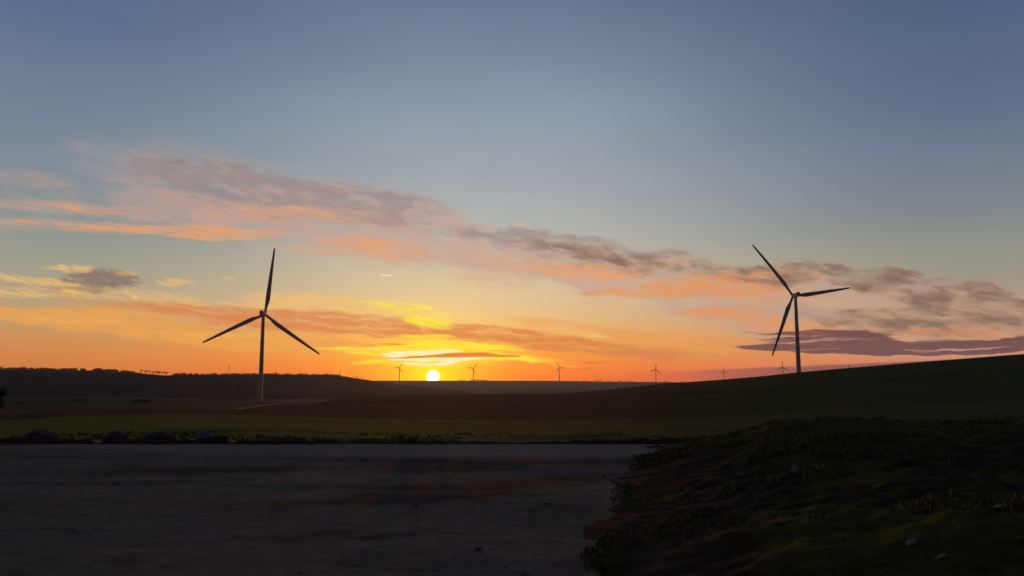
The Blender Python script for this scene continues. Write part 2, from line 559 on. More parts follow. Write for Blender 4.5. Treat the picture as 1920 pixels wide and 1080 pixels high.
def m_plough(pos):
    a = noise(mapping(pos, scale=(60, 22, 1)), 1.0, 5, 0.6)
    b = noise(pos, 0.12, 6, 0.75)
    x, y, z = sep(pos)
    side = mapr(x / fn('MAXIMUM', y, 1.0) + (a - 0.5) * 0.12, 0.02, 0.36)
    col = mix(mapr(b, 0.35, 0.7), (0.070, 0.038, 0.022), (0.110, 0.060, 0.034))
    g = mix(mapr(b, 0.35, 0.7), (0.014, 0.050, 0.002), (0.032, 0.088, 0.005))
    col = mix(side, col, g)
    col = mix(mapr(noise(pos, 1.3, 5, 0.8), 0.45, 0.75, 0, 0.5), col, (0.060, 0.060, 0.022))
    return col, b * 3 + noise(pos, 1.3, 4, 0.7) * 0.5, 0.6


def m_far(pos):
    a = noise(mapping(pos, scale=(420, 160, 1)), 1.0, 4, 0.6)
    b = noise(pos, 0.03, 6, 0.75)
    col = mix(mapr(a, 0.4, 0.6), (0.11, 0.080, 0.060), (0.080, 0.075, 0.045))
    col = mix(mapr(b, 0.4, 0.7, 0, 0.6), col, (0.022, 0.020, 0.012))
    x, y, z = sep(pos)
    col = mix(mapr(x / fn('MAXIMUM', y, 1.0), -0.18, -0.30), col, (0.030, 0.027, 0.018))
    return col, None, 0


def m_valley(pos):
    a = noise(mapping(pos, scale=(130, 60, 1)), 1.0, 5, 0.6)
    b = noise(pos, 0.06, 6, 0.75)
    col = mix(mapr(a, 0.4, 0.6), (0.030, 0.030, 0.020), (0.050, 0.042, 0.026))
    return mix(mapr(b, 0.4, 0.65, 0, 0.7), col, (0.018, 0.020, 0.012)), None, 0


def m_wood(pos):
    b = noise(pos, 0.05, 6, 0.75)
    return mix(mapr(b, 0.35, 0.7), (0.055, 0.046, 0.042), (0.095, 0.080, 0.072)), b * 8, 2.0


M = {
    'gravel': principled('gravel', m_gravel, 1.0, 0.06),
    'earth': principled('earth', m_earth, 1.0, 0.04),
    'mound': principled('mound', m_mound, 1.0, 0.04),
    'field': principled('field', m_field, 1.0, 0.055),
    'plough': principled('plough', m_plough, 1.0, 0.035),
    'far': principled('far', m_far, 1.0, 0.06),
    'valley': principled('valley', m_valley, 1.0, 0.02),
    'wooded': principled('wooded', m_wood, 1.0, 0.0),
    'foliage': principled('foliage', lambda p: (mix(mapr(noise(p, 0.4, 3), 0.35, 0.65), (0.030, 0.026, 0.020), (0.055, 0.046, 0.034)), None, 0), 0.9, 0.1),
    'bark': principled('bark', lambda p: (mix(mapr(noise(p, 3.0, 3), 0.35, 0.65), (0.035, 0.026, 0.018), (0.06, 0.045, 0.032)), None, 0), 0.9, 0.1),
    'blade_green': principled('grass_blades', lambda p: (mix(mapr(noise(p, 1.7, 3), 0.35, 0.65), (0.12, 0.13, 0.02), (0.21, 0.19, 0.055)), None, 0), 0.8, 0.2),
    'white': principled('turbine_paint', lambda p: (mix(mapr(noise(p, 0.25, 5, 0.6), 0.3, 0.7), (0.46, 0.45, 0.45), (0.54, 0.53, 0.52)), None, 0), 0.45, 0.4),
    'steel': principled('steel', lambda p: (mix(mapr(noise(p, 0.5, 3), 0.3, 0.7), (0.16, 0.15, 0.15), (0.24, 0.23, 0.22)), None, 0), 0.6, 0.4),
    'dark': principled('dark_metal', lambda p: ((0.06, 0.06, 0.065), None, 0), 0.6, 0.3),
    'concrete': principled('concrete', lambda p: (mix(mapr(noise(p, 0.3, 5, .7), 0.3, 0.7), (0.26, 0.24, 0.22), (0.36, 0.33, 0.31)), None, 0), 0.9, 0.1),
    'stone': principled('stone', lambda p: (mix(mapr(noise(p, 6.0, 6, 0.7), 0.3, 0.7), (0.17, 0.155, 0.145), (0.30, 0.275, 0.26)), noise(p, 14.0, 5, 0.7), 0.02), 0.9, 0.15),
    'stone_brown': principled('stone_brown', lambda p: (mix(mapr(noise(p, 6.0, 6, 0.7), 0.3, 0.7), (0.12, 0.078, 0.06), (0.20, 0.135, 0.11)), noise(p, 14.0, 5, 0.7), 0.02), 0.9, 0.15),
    'pale_stone': principled('pale_stone', lambda p: (mix(mapr(noise(p, 9.0, 6, 0.7), 0.3, 0.7), (0.28, 0.26, 0.24), (0.46, 0.43, 0.40)), noise(p, 20.0, 5, 0.7), 0.015), 0.85, 0.15),
}

# ------------------------------------------------------------------ terrain
# for each bearing (given by photo column) the ground profile as (distance, photo row); 'z:' rows give height directly
KEYS = {
    #  col:   yard edge   bank       field crest   2nd crest    valley        mid          plateau     beyond
    -700: [(19.5, 833), (20.5, 831), (60, 792), (300, 778), (1100, 746), (2200, 738), (4500, 716), (6500, 719)],
    0:    [(19.3, 833), (20.3, 831), (55, 789), (300, 776), (1100, 746), (2200, 738), (4500, 716), (6500, 719)],
    140:  [(19.3, 833), (20.3, 831), (52, 781), (300, 778), (1100, 746), (2200, 738), (4500, 716), (6500, 719)],
    300:  [(19.2, 833), (20.2, 831), (50, 777), (280, 779), (1000, 748), (2200, 739), (4500, 716), (6500, 719)],
    450:  [(19.2, 833), (20.2, 831), (50, 777.5), (300, 777), (760, 754), (2200, 740), (4500, 715), (6500, 718)],
    520:  [(19.2, 833), (20.2, 831), (50, 779), (360, 766), (780, 753), (2200, 740), (4500, 714), (6500, 717)],
    580:  [(19.2, 833), (20.2, 831), (50, 781), (430, 757.5), (800, 752), (2200, 740), (4500, 713.5), (6500, 717)],
    640:  [(19.2, 833), (20.2, 831), (50, 784), (440, 748), (900, 752), (2200, 740), (4500, 713.5), (6500, 717)],
    720:  [(19.2, 833), (20.2, 831), (50, 786), (460, 741), (1000, 750), (2200, 739), (4500, 713.5), (6500, 717)],
    812:  [(19.2, 833), (20.2, 831), (50, 786), (480, 738), (1100, 748), (2300, 738), (4500, 713.6), (6500, 717)],
    1000: [(19.2, 833), (20.2, 831), (50, 787), (480, 737.5), (1100, 748), (2300, 738), (4500, 713.8), (6500, 717)],
    1070: [(19.2, 833), (20.2, 831), (50, 787), (470, 736), (1100, 748), (2300, 738), (4500, 714.3), (6500, 717)],
    1130: [(19.2, 833), (20.2, 831), (50, 787), (460, 731), (1100, 748), (2300, 738), (4500, 715.2), (6500, 718)],
    1200: [(19.2, 833), (20.2, 831), (50, 786), (450, 723.5), (1050, 745), (2300, 736), (4500, 716), (6500, 719)],
    1250: [(19.2, 833), (20.4, 829), (50, 785), (450, 718.5), (1000, 742), (2300, 734), (4500, 716.3), (6500, 719)],
    1310: [(19.2, 833), (20.8, 827), (50, 783), (450, 714.5), (1000, 738), (2300, 730), (4500, 718), (6500, 720)],
    1400: [(19.2, 830), (21.0, 823), (50, 778), (470, 707.5), (900, 722), (2300, 724), (4500, 720), (6500, 721)],
    1500: [(18.8, 828), (21.0, 820), (50, 771), (480, 698), (800, 708), (2300, 716), (4500, 719), (6500, 720)],
    1600: [(18.0, 828), (21.0, 818), (50, 764), (490, 690), (800, 702), (2300, 714), (4500, 718), (6500, 720)],
    1760: [(17.0, 828), (21.0, 815), (50, 757), (500, 678), (800, 694), (2300, 710), (4500, 716), (6500, 720)],
    1920: [(16.0, 828), (21.0, 812), (50, 750), (500, 667), (800, 686), (2300, 706), (4500, 715), (6500, 720)],
    2500: [(16.0, 828), (21.0, 806), (50, 740), (500, 635), (800, 665), (2300, 706), (4500, 715), (6500, 720)],
}
_phi, _r, _z = [], [], []
for px in sorted(KEYS):
    _phi.append(math.atan2((px - 960) / 1440.0, math.cos(PITCH)))
    rs, zs = [], []
    for r, py in KEYS[px]:
        p = at(px, py, r)
        rs.append(r)
        zs.append(p.z)
    _r.append(rs)
    _z.append(zs)
_phi, _r, _z = np.array(_phi), np.array(_r), np.array(_z)


def pchip(xk, yk, x):
    """monotone cubic along axis 0 of yk (n,m); x (k,)"""
    h = np.diff(xk)[:, None]
    dl = np.diff(yk, axis=0) / h
    d = np.zeros_like(yk)
    w1 = 2 * h[1:] + h[:-1]
    w2 = h[1:] + 2 * h[:-1]
    ok = dl[:-1] * dl[1:] > 0
    with np.errstate(divide='ignore', invalid='ignore'):
        hm = (w1 + w2) / (w1 / dl[:-1] + w2 / dl[1:])
    d[1:-1] = np.where(ok, hm, 0)
    d[0], d[-1] = dl[0], dl[-1]
    x = np.clip(x, xk[0], xk[-1])
    i = np.clip(np.searchsorted(xk, x) - 1, 0, len(xk) - 2)
    hh = (xk[i + 1] - xk[i])[:, None]
    t = ((x - xk[i])[:, None]) / hh
    a, b = yk[i], yk[i + 1]
    return ((1 + 2 * t) * (1 - t) ** 2 * a + t * (1 - t) ** 2 * hh * d[i] + t * t * (3 - 2 * t) * b + t * t * (t - 1) * hh * d[i + 1])


def features(phi):
    phi = np.atleast_1d(phi)
    rr = pchip(_phi, _r, phi)
    zz = pchip(_phi, _z, phi)
    # behind the viewer the land lies level
    k = np.clip((np.abs(phi) - 0.9) / 0.8, 0, 1)[:, None]
    flat = np.array([0, 0, -.5, -3, -8, -12, -6, -10.0])[None, :]
    zz = zz * (1 - k) + flat * k
    return rr, zz


def profile_rows(phis, rs):
    """ground height for arrays phis (n,), rs (n,) by monotone cubic through each bearing's profile"""
    rr, zz = features(phis)
    X = np.concatenate([np.zeros((len(phis), 1)), rr], axis=1)
    Y = np.concatenate([np.zeros((len(phis), 1)), zz], axis=1)
    h = np.diff(X, axis=1)
    dl = np.diff(Y, axis=1) / h
    d = np.zeros_like(Y)
    w1, w2 = 2 * h[:, 1:] + h[:, :-1], h[:, 1:] + 2 * h[:, :-1]
    ok = dl[:, :-1] * dl[:, 1:] > 0
    with np.errstate(divide='ignore', invalid='ignore'):
        hm = (w1 + w2) / (w1 / dl[:, :-1] + w2 / dl[:, 1:])
    d[:, 1:-1] = np.where(ok, hm, 0)
    d[:, 0], d[:, -1] = dl[:, 0], dl[:, -1]
    n = np.arange(len(phis))
    r = np.clip(rs, 0, X[:, -1])
    i = np.clip((X <= r[:, None]).sum(1) - 1, 0, X.shape[1] - 2)
    hh = h[n, i]
    t = (r - X[n, i]) / hh
    a, b = Y[n, i], Y[n, i + 1]
    return (1 + 2 * t) * (1 - t) ** 2 * a + t * (1 - t) ** 2 * hh * d[n, i] + t * t * (3 - 2 * t) * b + t * t * (t - 1) * hh * d[n, i + 1]


_tp = np.radians(np.arange(-60, 60.01, 0.25))
_tr = 5.0 * (6700 / 5.0) ** (np.arange(0, 401) / 400)
_tab = np.array([profile_rows(_tp, np.full(len(_tp), r)) for r in _tr])
_tab = _tab.tolist()


def height(x, y):
    phi, r = math.degrees(math.atan2(x, y)), math.hypot(x, y)
    u = max(0, min(479.999, (phi + 60) / 0.25))
    v = max(0, min(399.999, math.log(max(r, 5.0) / 5.0) / math.log(6700 / 5.0) * 400))
    i, j = int(u), int(v)
    u -= i
    v -= j
    z = (_tab[j][i] * (1 - u) + _tab[j][i + 1] * u) * (1 - v) + (_tab[j + 1][i] * (1 - u) + _tab[j + 1][i + 1] * u) * v
    return z * min(1, r / 5.0) if r < 5 else z


view = np.radians(np.arange(-46, 46.001, 0.12))
outer = np.radians(np.arange(48, 180.1, 3.0))
PH = np.concatenate([-outer[::-1], view, outer])
PH[0], PH[-1] = -math.pi, math.pi
RR, ZZ = features(PH)
BANDS = [  # name, rows, material
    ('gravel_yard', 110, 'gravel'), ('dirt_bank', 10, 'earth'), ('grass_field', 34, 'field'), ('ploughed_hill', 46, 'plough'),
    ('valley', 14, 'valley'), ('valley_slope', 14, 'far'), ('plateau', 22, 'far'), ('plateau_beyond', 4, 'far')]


def fbm(p, oct=4):
    return mnoise.fractal(Vector(p), 0.9, 2.1, oct)


for bi, (nm, n, mt) in enumerate(BANDS):
    r0 = np.zeros(len(PH)) if bi == 0 else RR[:, bi - 1]
    r1 = RR[:, bi]
    verts = []
    for j in range(n + 1):
        t = j / n
        if bi == 0:
            rj = 0.4 + (r1 - 0.4) * (t ** 1.3)
        elif bi == 1:
            rj = r0 + (r1 - r0) * t
        else:
            rj = r0 * (r1 / r0) ** t
        zj = profile_rows(PH, rj)
        for i in range(len(PH)):
            z = float(zj[i])
            x, y = rj[i] * math.sin(PH[i]), rj[i] * math.cos(PH[i])
            if bi == 0:
                z += 0.012 * fbm((x * 0.5, y * 0.5, 0)) * (1 if rj[i] > 2 else 0.3)
            elif bi == 1:
                m = math.sin(math.pi * min(1, t * 1.1)) if t < 0.95 else 0
                z += max(0, 0.06 + 0.08 * fbm((x * 0.7, y * 0.7, 3)) + 0.07 * fbm((x * 3.0, y * 3.0, 9))) * m + (0.012 * fbm((x * 0.5, y * 0.5, 0)) * (1 - t))
            elif bi == 2:
                z += 0.10 * fbm((x * 0.12, y * 0.12, 5)) * math.sin(math.pi * t) + 0.03 * fbm((x * 0.9, y * 0.9, 5)) * min(1, 8 * t) * min(1, 8 * (1 - t))
            elif bi == 3:
                z += 0.5 * fbm((x * 0.02, y * 0.02, 5)) * math.sin(math.pi * t) ** 2
            verts.append((x, y, z))
    W = len(PH)
    faces = []
    for j in range(n):
        for i in range(W - 1):
            a = j * W + i
            faces.append((a, a + W, a + W + 1, a + 1))
    if bi == 0:
        verts.append((0, 0, 0))
        c = len(verts) - 1
        faces += [(c, i, i + 1) for i in range(W - 1)]
    tag(link_mesh(nm, verts, faces, M[mt]), kind='structure')

# wooded ridge on the left
RK = [(-900, 676, 2000), (-400, 684, 2000), (0, 692, 2000), (100, 693.5, 2000), (200, 695, 2000), (260, 699, 2000), (300, 702.5, 2000), (320, 704, 2000),
      (345, 702, 2000), (430, 702, 2000), (500, 701, 2000), (560, 702.5, 2000), (620, 702.5, 2050), (650, 706, 2100), (675, 710, 2200), (700, 714.0, 2300),
      (760, 721, 2500), (860, 732, 2700), (980, 742, 2800)]
_rp = np.array([math.atan2((k[0] - 960) / 1440.0, math.cos(PITCH)) for k in RK])
_rz = np.array([[at(k[0], k[1], k[2]).z, k[2]] for k in RK])


def ridge_crest(phi):
    v = pchip(_rp, _rz, np.array([phi]))[0]
    return float(v[0]), float(v[1])


ph_r = np.linspace(_rp[0], _rp[-1], 420)
verts = []
TS = [0, .08, .16, .26, .38, .5, .62, .74, .86, .94, 1.0, 1.1, 1.25, 1.5]
for t in TS:
    for ph in ph_r:
        zc, rc = ridge_crest(ph)
        rb = rc * 0.62
        r = rb + (rc - rb) * t
        x, y = r * math.sin(ph), r * math.cos(ph)
        zg = height(x, y)
        s = min(1, t)
        s = s * s * (3 - 2 * s) * 0.6 + s * 0.4
        z = zg * (1 - s) + zc * s + 3 * fbm((x * 0.006, y * 0.006, 1)) * math.sin(math.pi * min(1, t))
        if t > 1: z = zc - (t - 1) * 30
        if t == 0: z = zg - 1.5
        verts.append((x, y, z))
W = len(ph_r)
faces = [(j * W + i, (j + 1) * W + i, (j + 1) * W + i + 1, j * W + i + 1) for j in range(len(TS) - 1) for i in range(W - 1)]
tag(link_mesh('wooded_hill', verts, faces, M['wooded']), kind='structure')

# ------------------------------------------------------------------ earth mound on the right of the yard
toe_px = [(1046, 1130), (1040, 1080), (1058, 1000), (1075, 975), (1105, 950), (1118, 915), (1130, 890), (1155, 868), (1195, 846), (1225, 836)]
toe = [on_plane(px, py) for px, py in toe_px]
toe_y = [0.0, 4.0] + [p.y for p in toe]
toe_x = [0.9, 0.6] + [p.x for p in toe]


def mound_h(x, y):
    tx = float(np.interp(y, toe_y, toe_x))
    tx += 0.14 * fbm((0.0, y * 0.9, 4)) + 0.05 * fbm((1.0, y * 3.0, 4))
    d = (x - tx) * 0.8
    k = max(-0.4, min(1.0, d / 3.5))
    kk = max(0.0, k)
    h = (0.60 * (kk * kk * (3 - 2 * kk)) ** 0.8) if k > 0 else k * 0.2
    h += 0.12 * max(0, min(1, (x - 5) / 8)) + 0.27 * math.exp(-((x - 5.6) / 2.4) ** 2 - ((y - 14.2) / 3.6) ** 2) * min(1, kk * 1.5)
    # falls away beyond the crest into the field
    yc = 18.6
    back = max(0, min(1, (y - yc + 2.5) / 6.5))
    g = height(x, y)
    amp = max(0, min(1, d / 1.6))
    h += amp * (0.10 * fbm((x * 0.4, y * 0.4, 7)) + 0.05 * fbm((x * 1.3, y * 1.3, 2)) + 0.035 * fbm((x * 4, y * 4, 8), 4))
    h += 0.5 * amp * 0.03 * fbm((x * 11, y * 11, 5), 3)
    b = back * back * (3 - 2 * back)
    gg = g + 0.03 - 0.12 * max(0, min(1, (y - 22.2) / 1.5))
    return h * (1 - b) + gg * b if k > 0 else max(h, -0.08) - 0.02


xs = np.concatenate([np.arange(0.0, 9, 0.06), np.arange(9, 30, 0.18)])
ys = np.concatenate([np.arange(0.6, 24.5, 0.07)])
verts = [(x, y, mound_h(x, y)) for y in ys for x in xs]
W = len(xs)
faces = [(j * W + i, j * W + i + 1, (j + 1) * W + i + 1, (j + 1) * W + i) for j in range(len(ys) - 1) for i in range(W - 1)]
tag(link_mesh('earth_mound', verts, faces, M['mound']), kind='structure')

# ------------------------------------------------------------------ crane pad and track below the left turbine
def strip(name, pts, widths, mat, lift=0.35):
    vs, fs = [], []
    n = 24
    P = []
    for k in range(len(pts) - 1):
        for q in range(n):
            t = q / n
            P.append((pts[k].lerp(pts[k + 1], t), widths[k] * (1 - t) + widths[k + 1] * t))
    P.append((pts[-1], widths[-1]))
    for i, (p, w) in enumerate(P):
        a = P[max(0, i - 1)][0]
        b = P[min(len(P) - 1, i + 1)][0]
        t = Vector((b.x - a.x, b.y - a.y, 0)).normalized()
        nrm = Vector((-t.y, t.x, 0))
        for s in (-1, -.33, .33, 1):
            q = p + nrm * s * w / 2
            vs.append((q.x, q.y, height(q.x, q.y) + lift))
    for i in range(len(P) - 1):
        for s in range(3):
            a = i * 4 + s
            fs.append((a, a + 4, a + 5, a + 1))
    return tag(link_mesh(name, vs, fs, M[mat]), kind='structure')


def flat_at(px, r):
    d = ray(px, 713)
    k = r / math.hypot(d.x, d.y)
    return Vector((d.x * k, d.y * k, 0))


strip('turbine_pad', [flat_at(490, 740), flat_at(540, 735), flat_at(584, 715)], [34, 34, 22], 'concrete', 0.8)
strip('track', [flat_at(596, 610), flat_at(560, 560), flat_at(520, 480), flat_at(470, 405), flat_at(430, 340)], [5, 5, 5, 5, 5], 'concrete', 1.2)


# ------------------------------------------------------------------ wind turbines
def lathe(profile, seg=32):
    vs, fs = [], []
    for z, r in profile:
        for k in range(seg):
            a = 2 * math.pi * k / seg
            vs.append((r * math.cos(a), r * math.sin(a), z))
    for j in range(len(profile) - 1):
        for k in range(seg):
            k2 = (k + 1) % seg
            fs.append((j * seg + k, j * seg + k2, (j + 1) * seg + k2, (j + 1) * seg + k))
    fs.append(tuple(reversed(range(seg))))
    fs.append(tuple(range((len(profile) - 1) * seg, len(profile) * seg)))
    return vs, fs


def blade_mesh(Rr, theta, chord=4.4, thick=1.0):
    """blade pointing outward at clockwise angle theta in the rotor plane (XZ), trailing edge clockwise"""
    secs = []
    n = 40
    for i in range(n + 1):
        t = i / n
        r = 1.6 + (Rr - 1.6) * t
        if t < 0.05: c = 2.5
        elif t < 0.22:
            q = (t - 0.05) / 0.17
            q = q * q * (3 - 2 * q)
            c = 2.5 + (chord - 2.5) * q
        else:
            q = (t - 0.22) / 0.78
            c = chord * (1 - q) ** 0.85 + 1.35 * q
            if t > 0.97: c *= math.sqrt(max(0.02, 1 - ((t - 0.97) / 0.03) ** 2))
        round_ = max(0.0, 1 - t / 0.16)
        th = c * (round_ * 1.0 + (1 - round_) * (0.30 - 0.16 * t))
        tw = R(14) * (1 - t) ** 2
        pre = 2.2 * t * t                      # bends upwind
        lead = -0.5 * c * round_ - 0.30 * c * (1 - round_)
        secs.append((r, c, th, tw, pre, lead))
    K = 20
    vs, fs = [], []
    for r, c, th, tw, pre, lead in secs:
        for k in range(K):
            a = 2 * math.pi * k / K
            u = 0.5 - 0.5 * math.cos(a)
            sgn = 1 if a <= math.pi else -1
            yt = 0.5 * th * abs(math.sin(a)) ** 0.9 * (1.25 - 0.6 * u)
            X = lead + c * u
            Y = sgn * yt
            xr = X * math.cos(tw) - Y * math.sin(tw)
            yr = X * math.sin(tw) + Y * math.cos(tw)
            vs.append((xr, yr + pre, r))
    for j in range(n):
        for k in range(K):
            k2 = (k + 1) % K
            fs.append((j * K + k, j * K + k2, (j + 1) * K + k2, (j + 1) * K + k))
    fs.append(tuple(range(n * K, (n + 1) * K)))
    ct, st = math.cos(theta), math.sin(theta)
    return [(x * ct + z * st, y, -x * st + z * ct) for x, y, z in vs], fs


def box_round(x0, x1, y0, y1, z0, z1, bev=0.5):
    bm = bmesh.new()
    bmesh.ops.create_cube(bm, size=1)
    for v in bm.verts:
        v.co = Vector(((x0 + x1) / 2 + v.co.x * (x1 - x0), (y0 + y1) / 2 + v.co.y * (y1 - y0), (z0 + z1) / 2 + v.co.z * (z1 - z0)))
    bmesh.ops.bevel(bm, geom=list(bm.edges), offset=bev, segments=3, affect='EDGES', profile=0.5)
    vs = [v.co.copy() for v in bm.verts]
    fs = [[v.index for v in f.verts] for f in bm.faces]
    bm.free()
    return vs, fs


def turbine(label, hub_px, hub_py, dist, Rr, tower, theta, yaw, detail=True, fat=1.0):
    """dist = distance along the view axis of the tower; hub height above base = tower"""
    d = ray(hub_px, hub_py)
    k = dist / (d.y)
    hub = Vector((d.x * k, d.y * k, EYE + d.z * k))
    # rotor hub stands 4.5 m up-sun of the tower axis
    off = Vector((-math.sin(yaw), math.cos(yaw), 0)) * 4.6
    base = Vector((hub.x - off.x, hub.y - off.y, hub.z - tower))
    root = empty('wind_turbine', base, yaw)
    tag(root, label, 'wind turbine', 'wind turbines across the fields')
    rb, rt = 2.35 * fat, 1.5 * fat
    prof = [(-3.0, rb)]
    for i in range(13):
        t = i / 12
        prof.append(((tower - 1.9) * t, rb + (rt - rb) * t))
    vs, fs = lathe(prof, 40 if detail else 12)
    tw = link_mesh('tower', vs, fs, M['white'], root)
    hz = tower
    vs, fs = box_round(-1.9 * fat, 1.9 * fat, -6.2, 3.0, hz - 1.9 * fat, hz + 2.0 * fat, 0.45)
    nc = link_mesh('nacelle', vs, fs, M['white'], root, smooth=False)
    vs, fs = lathe([(0, 1.5), (0.6, 1.85), (2.0, 1.8), (2.9, 1.3), (3.4, 0.5), (3.5, 0.1)], 28 if detail else 10)
    vs = [(x, 3.02 + z, hz + y) for x, y, z in vs]
    link_mesh('hub', vs, fs, M['white'], root)
    for q in range(3):
        vs, fs = blade_mesh(Rr, theta + q * 2 * math.pi / 3, chord=4.4 * fat, thick=fat)
        vs = [(x, y + 4.6, z + hz) for x, y, z in vs]
        link_mesh('blade', vs, fs, M['white'], root)
    if detail:
        # door with steps at the foot, facing the track; flange rings; cooler and wind vane on the nacelle
        vs, fs = box_round(-0.55, 0.55, -rb - 0.12, -rb + 0.15, 1.9, 4.3, 0.05)
        dr = link_mesh('door', vs, fs, M['steel'], tw, smooth=False)
        vs, fs = [], []
        for i in range(8):
            a, b = box_round(-0.7, 0.7, -rb - 2.2 + i * 0.26, -rb - 1.9 + i * 0.26, 0.0, 0.22 * (i + 1), 0.02)
            fs += [[n + len(vs) for n in f] for f in b]
            vs += a
        link_mesh('stair', vs, fs, M['steel'], root, smooth=False)
        for f in (0.33, 0.66):
            zz = (tower - 1.9) * f
            r = rb + (rt - rb) * f
            vs, fs = lathe([(zz - .12, r + 0.01), (zz - .1, r + 0.04), (zz + .1, r + 0.04), (zz + .12, r + 0.01)], 40)
            link_mesh('flange', vs, fs, M['white'], tw)
        vs, fs = box_round(-1.5, 1.5, -5.9, -5.3, hz + 1.98, hz + 2.9, 0.08)
        link_mesh('cooler', vs, fs, M['steel'], nc, smooth=False)
        vs, fs = lathe([(hz + 1.95, 0.06), (hz + 3.6, 0.05)], 8)
        vs = [(x + 0.8, y - 4.6, z) for x, y, z in vs]
        link_mesh('wind_vane', vs, fs, M['steel'], nc)
        vs, fs = lathe([(-0.6, 4.6), (0.15, 4.5), (0.35, 3.2)], 40)
        link_mesh('foundation', vs, fs, M['concrete'], root)
    return root, base


def dist_for(npx, Rr):
    return 1440 * Rr / npx / math.cos(PITCH)


T1 = turbine('large white turbine standing in the valley beside its pale pad, whole tower in view', 496.6, 589.5, 744, 66.5, 84.0, R(5.3), R(0))
T2 = turbine('large white turbine on the near hill slope, one blade pointing level to the right', 1487, 554.5, 784, 67.0, 84.0, R(-38.6), R(9))
small = [
    ('small distant turbine on the skyline just left of the sun', 749.2, 689.3, 11.5, 81, 26, 0, 40),
    ('small distant turbine behind the dark grove just right of the sun', 887.4, 690.7, 12.2, 77, 38, 0, 40),
    ('small distant turbine standing clear on the bare skyline between the grove and the thin mast', 1048.6, 689.0, 11.6, 83, -25, 0, 40),
    ('small turbine above the plateau end, faint rotor against violet cloud', 1229.3, 692.5, 12.8, 80, 5, 0, 40),
    ('smallest turbine, its foot just hidden by the rising hill', 1356.4, 696.2, 9.6, 77, -2, 0, 40),
    ('small turbine half hidden by the hill close to the tower of the large hill turbine', 1466.8, 688.3, 13.0, 77, 0, 0, 40),
    ('turbine behind the hill of which only a blade tip shows above the grass', 1594.5, 697.5, 15.0, 77, -11, 0, 40),
    ('turbine behind the hill whose blade tip barely clears the slope beside the large hill turbine', 1549, 703, 12.0, 77, 3, 0, 40),
]
for lab, hx, hy, npx, tow, th, yw, Rr in small:
    turbine(lab, hx, hy, min(6200, dist_for(npx, Rr)), Rr, tow, R(th), R(yw), detail=False, fat=1.2)


# ------------------------------------------------------------------ masts on the skyline
def mast(label, px, py_top, py_base, r, half=0.9):
    b = at(px, py_base, r)
    t = at(px, py_top, r)
    H = t.z - b.z
    root = empty('radio_mast', b)
    tag(root, label, 'mast', 'thin masts on the skyline')
    vs, fs = [], []

    def bar(p, q, w):
        dirv = (q - p).normalized()
        s = dirv.orthogonal().normalized()
        u = dirv.cross(s)
        n = len(vs)
        for c in (p, q):
            for a, e in ((1, 1), (-1, 1), (-1, -1), (1, -1)):
                vs.append(c + s * a * w + u * e * w)
        for k in range(4):
            fs.append((n + k, n + (k + 1) % 4, n + 4 + (k + 1) % 4, n + 4 + k))
    cs = [Vector((half * math.cos(a), half * math.sin(a), 0)) for a in (0.5, 2.6, 4.7)]
    for c in cs:
        bar(c + Vector((0, 0, -2)), c * 0.5 + Vector((0, 0, H * 0.86)), 0.16)
    n = max(6, int(H / 3.2))
    for i in range(n):
        f0, f1 = i / n * 0.86, (i + 1) / n * 0.86
        for k in range(3):
            a, b2 = cs[k], cs[(k + 1) % 3]
            bar(a * (1 - 0.58 * f0) + Vector((0, 0, H * f0)), b2 * (1 - 0.58 * f1) + Vector((0, 0, H * f1)), 0.08)
    link_mesh('lattice', vs, fs, M['steel'], root, smooth=False)
    v2, f2 = lathe([(H * 0.84, 0.3), (H * 0.86, 0.3), (H * 0.861, 0.14), (H, 0.10)], 8)
    link_mesh('antenna', v2, f2, M['steel'], root)
    return root


mast('thin lattice mast standing on the wooded ridge', 429, 680, 702, 2050, 0.8)
mast('thin lattice mast on the plateau beside a clump of small trees', 1114.5, 697, 716, 4440, 1.1)
mast('very faint thin mast rising behind the low end of the wooded ridge', 638, 688, 706, 2600, 0.5)


# ------------------------------------------------------------------ trees
def leaf_cloud(vs, fs, c, rad, n, size, rnd, squash=0.85):
    for _ in range(n):
        while True:
            p = Vector((rnd.uniform(-1, 1), rnd.uniform(-1, 1), rnd.uniform(-1, 1)))
            if 0.05 < p.length < 1: break
        p = p * (0.55 + 0.45 * rnd.random())
        q = c + Vector((p.x * rad, p.y * rad, p.z * rad * squash))
        a = Vector((rnd.uniform(-1, 1), rnd.uniform(-1, 1), rnd.uniform(-1, 1))).normalized()
        b = a.orthogonal().normalized()
        s = size * rnd.uniform(0.5, 1.3)
        n0 = len(vs)
        vs.extend([q + a * s, q + b * s * .6, q - a * s, q - b * s * .6])
        fs.append((n0, n0 + 1, n0 + 2, n0 + 3))


def tube(vs, fs, p, q, r0, r1, k=6):
    dv = (q - p).normalized()
    s = dv.orthogonal().normalized()
    u = dv.cross(s)
    n = len(vs)
    for c, r in ((p, r0), (q, r1)):
        for i in range(k):
            a = 2 * math.pi * i / k
            vs.append(c + s * math.cos(a) * r + u * math.sin(a) * r)
    for i in range(k):
        fs.append((n + i, n + (i + 1) % k, n + k + (i + 1) % k, n + k + i))


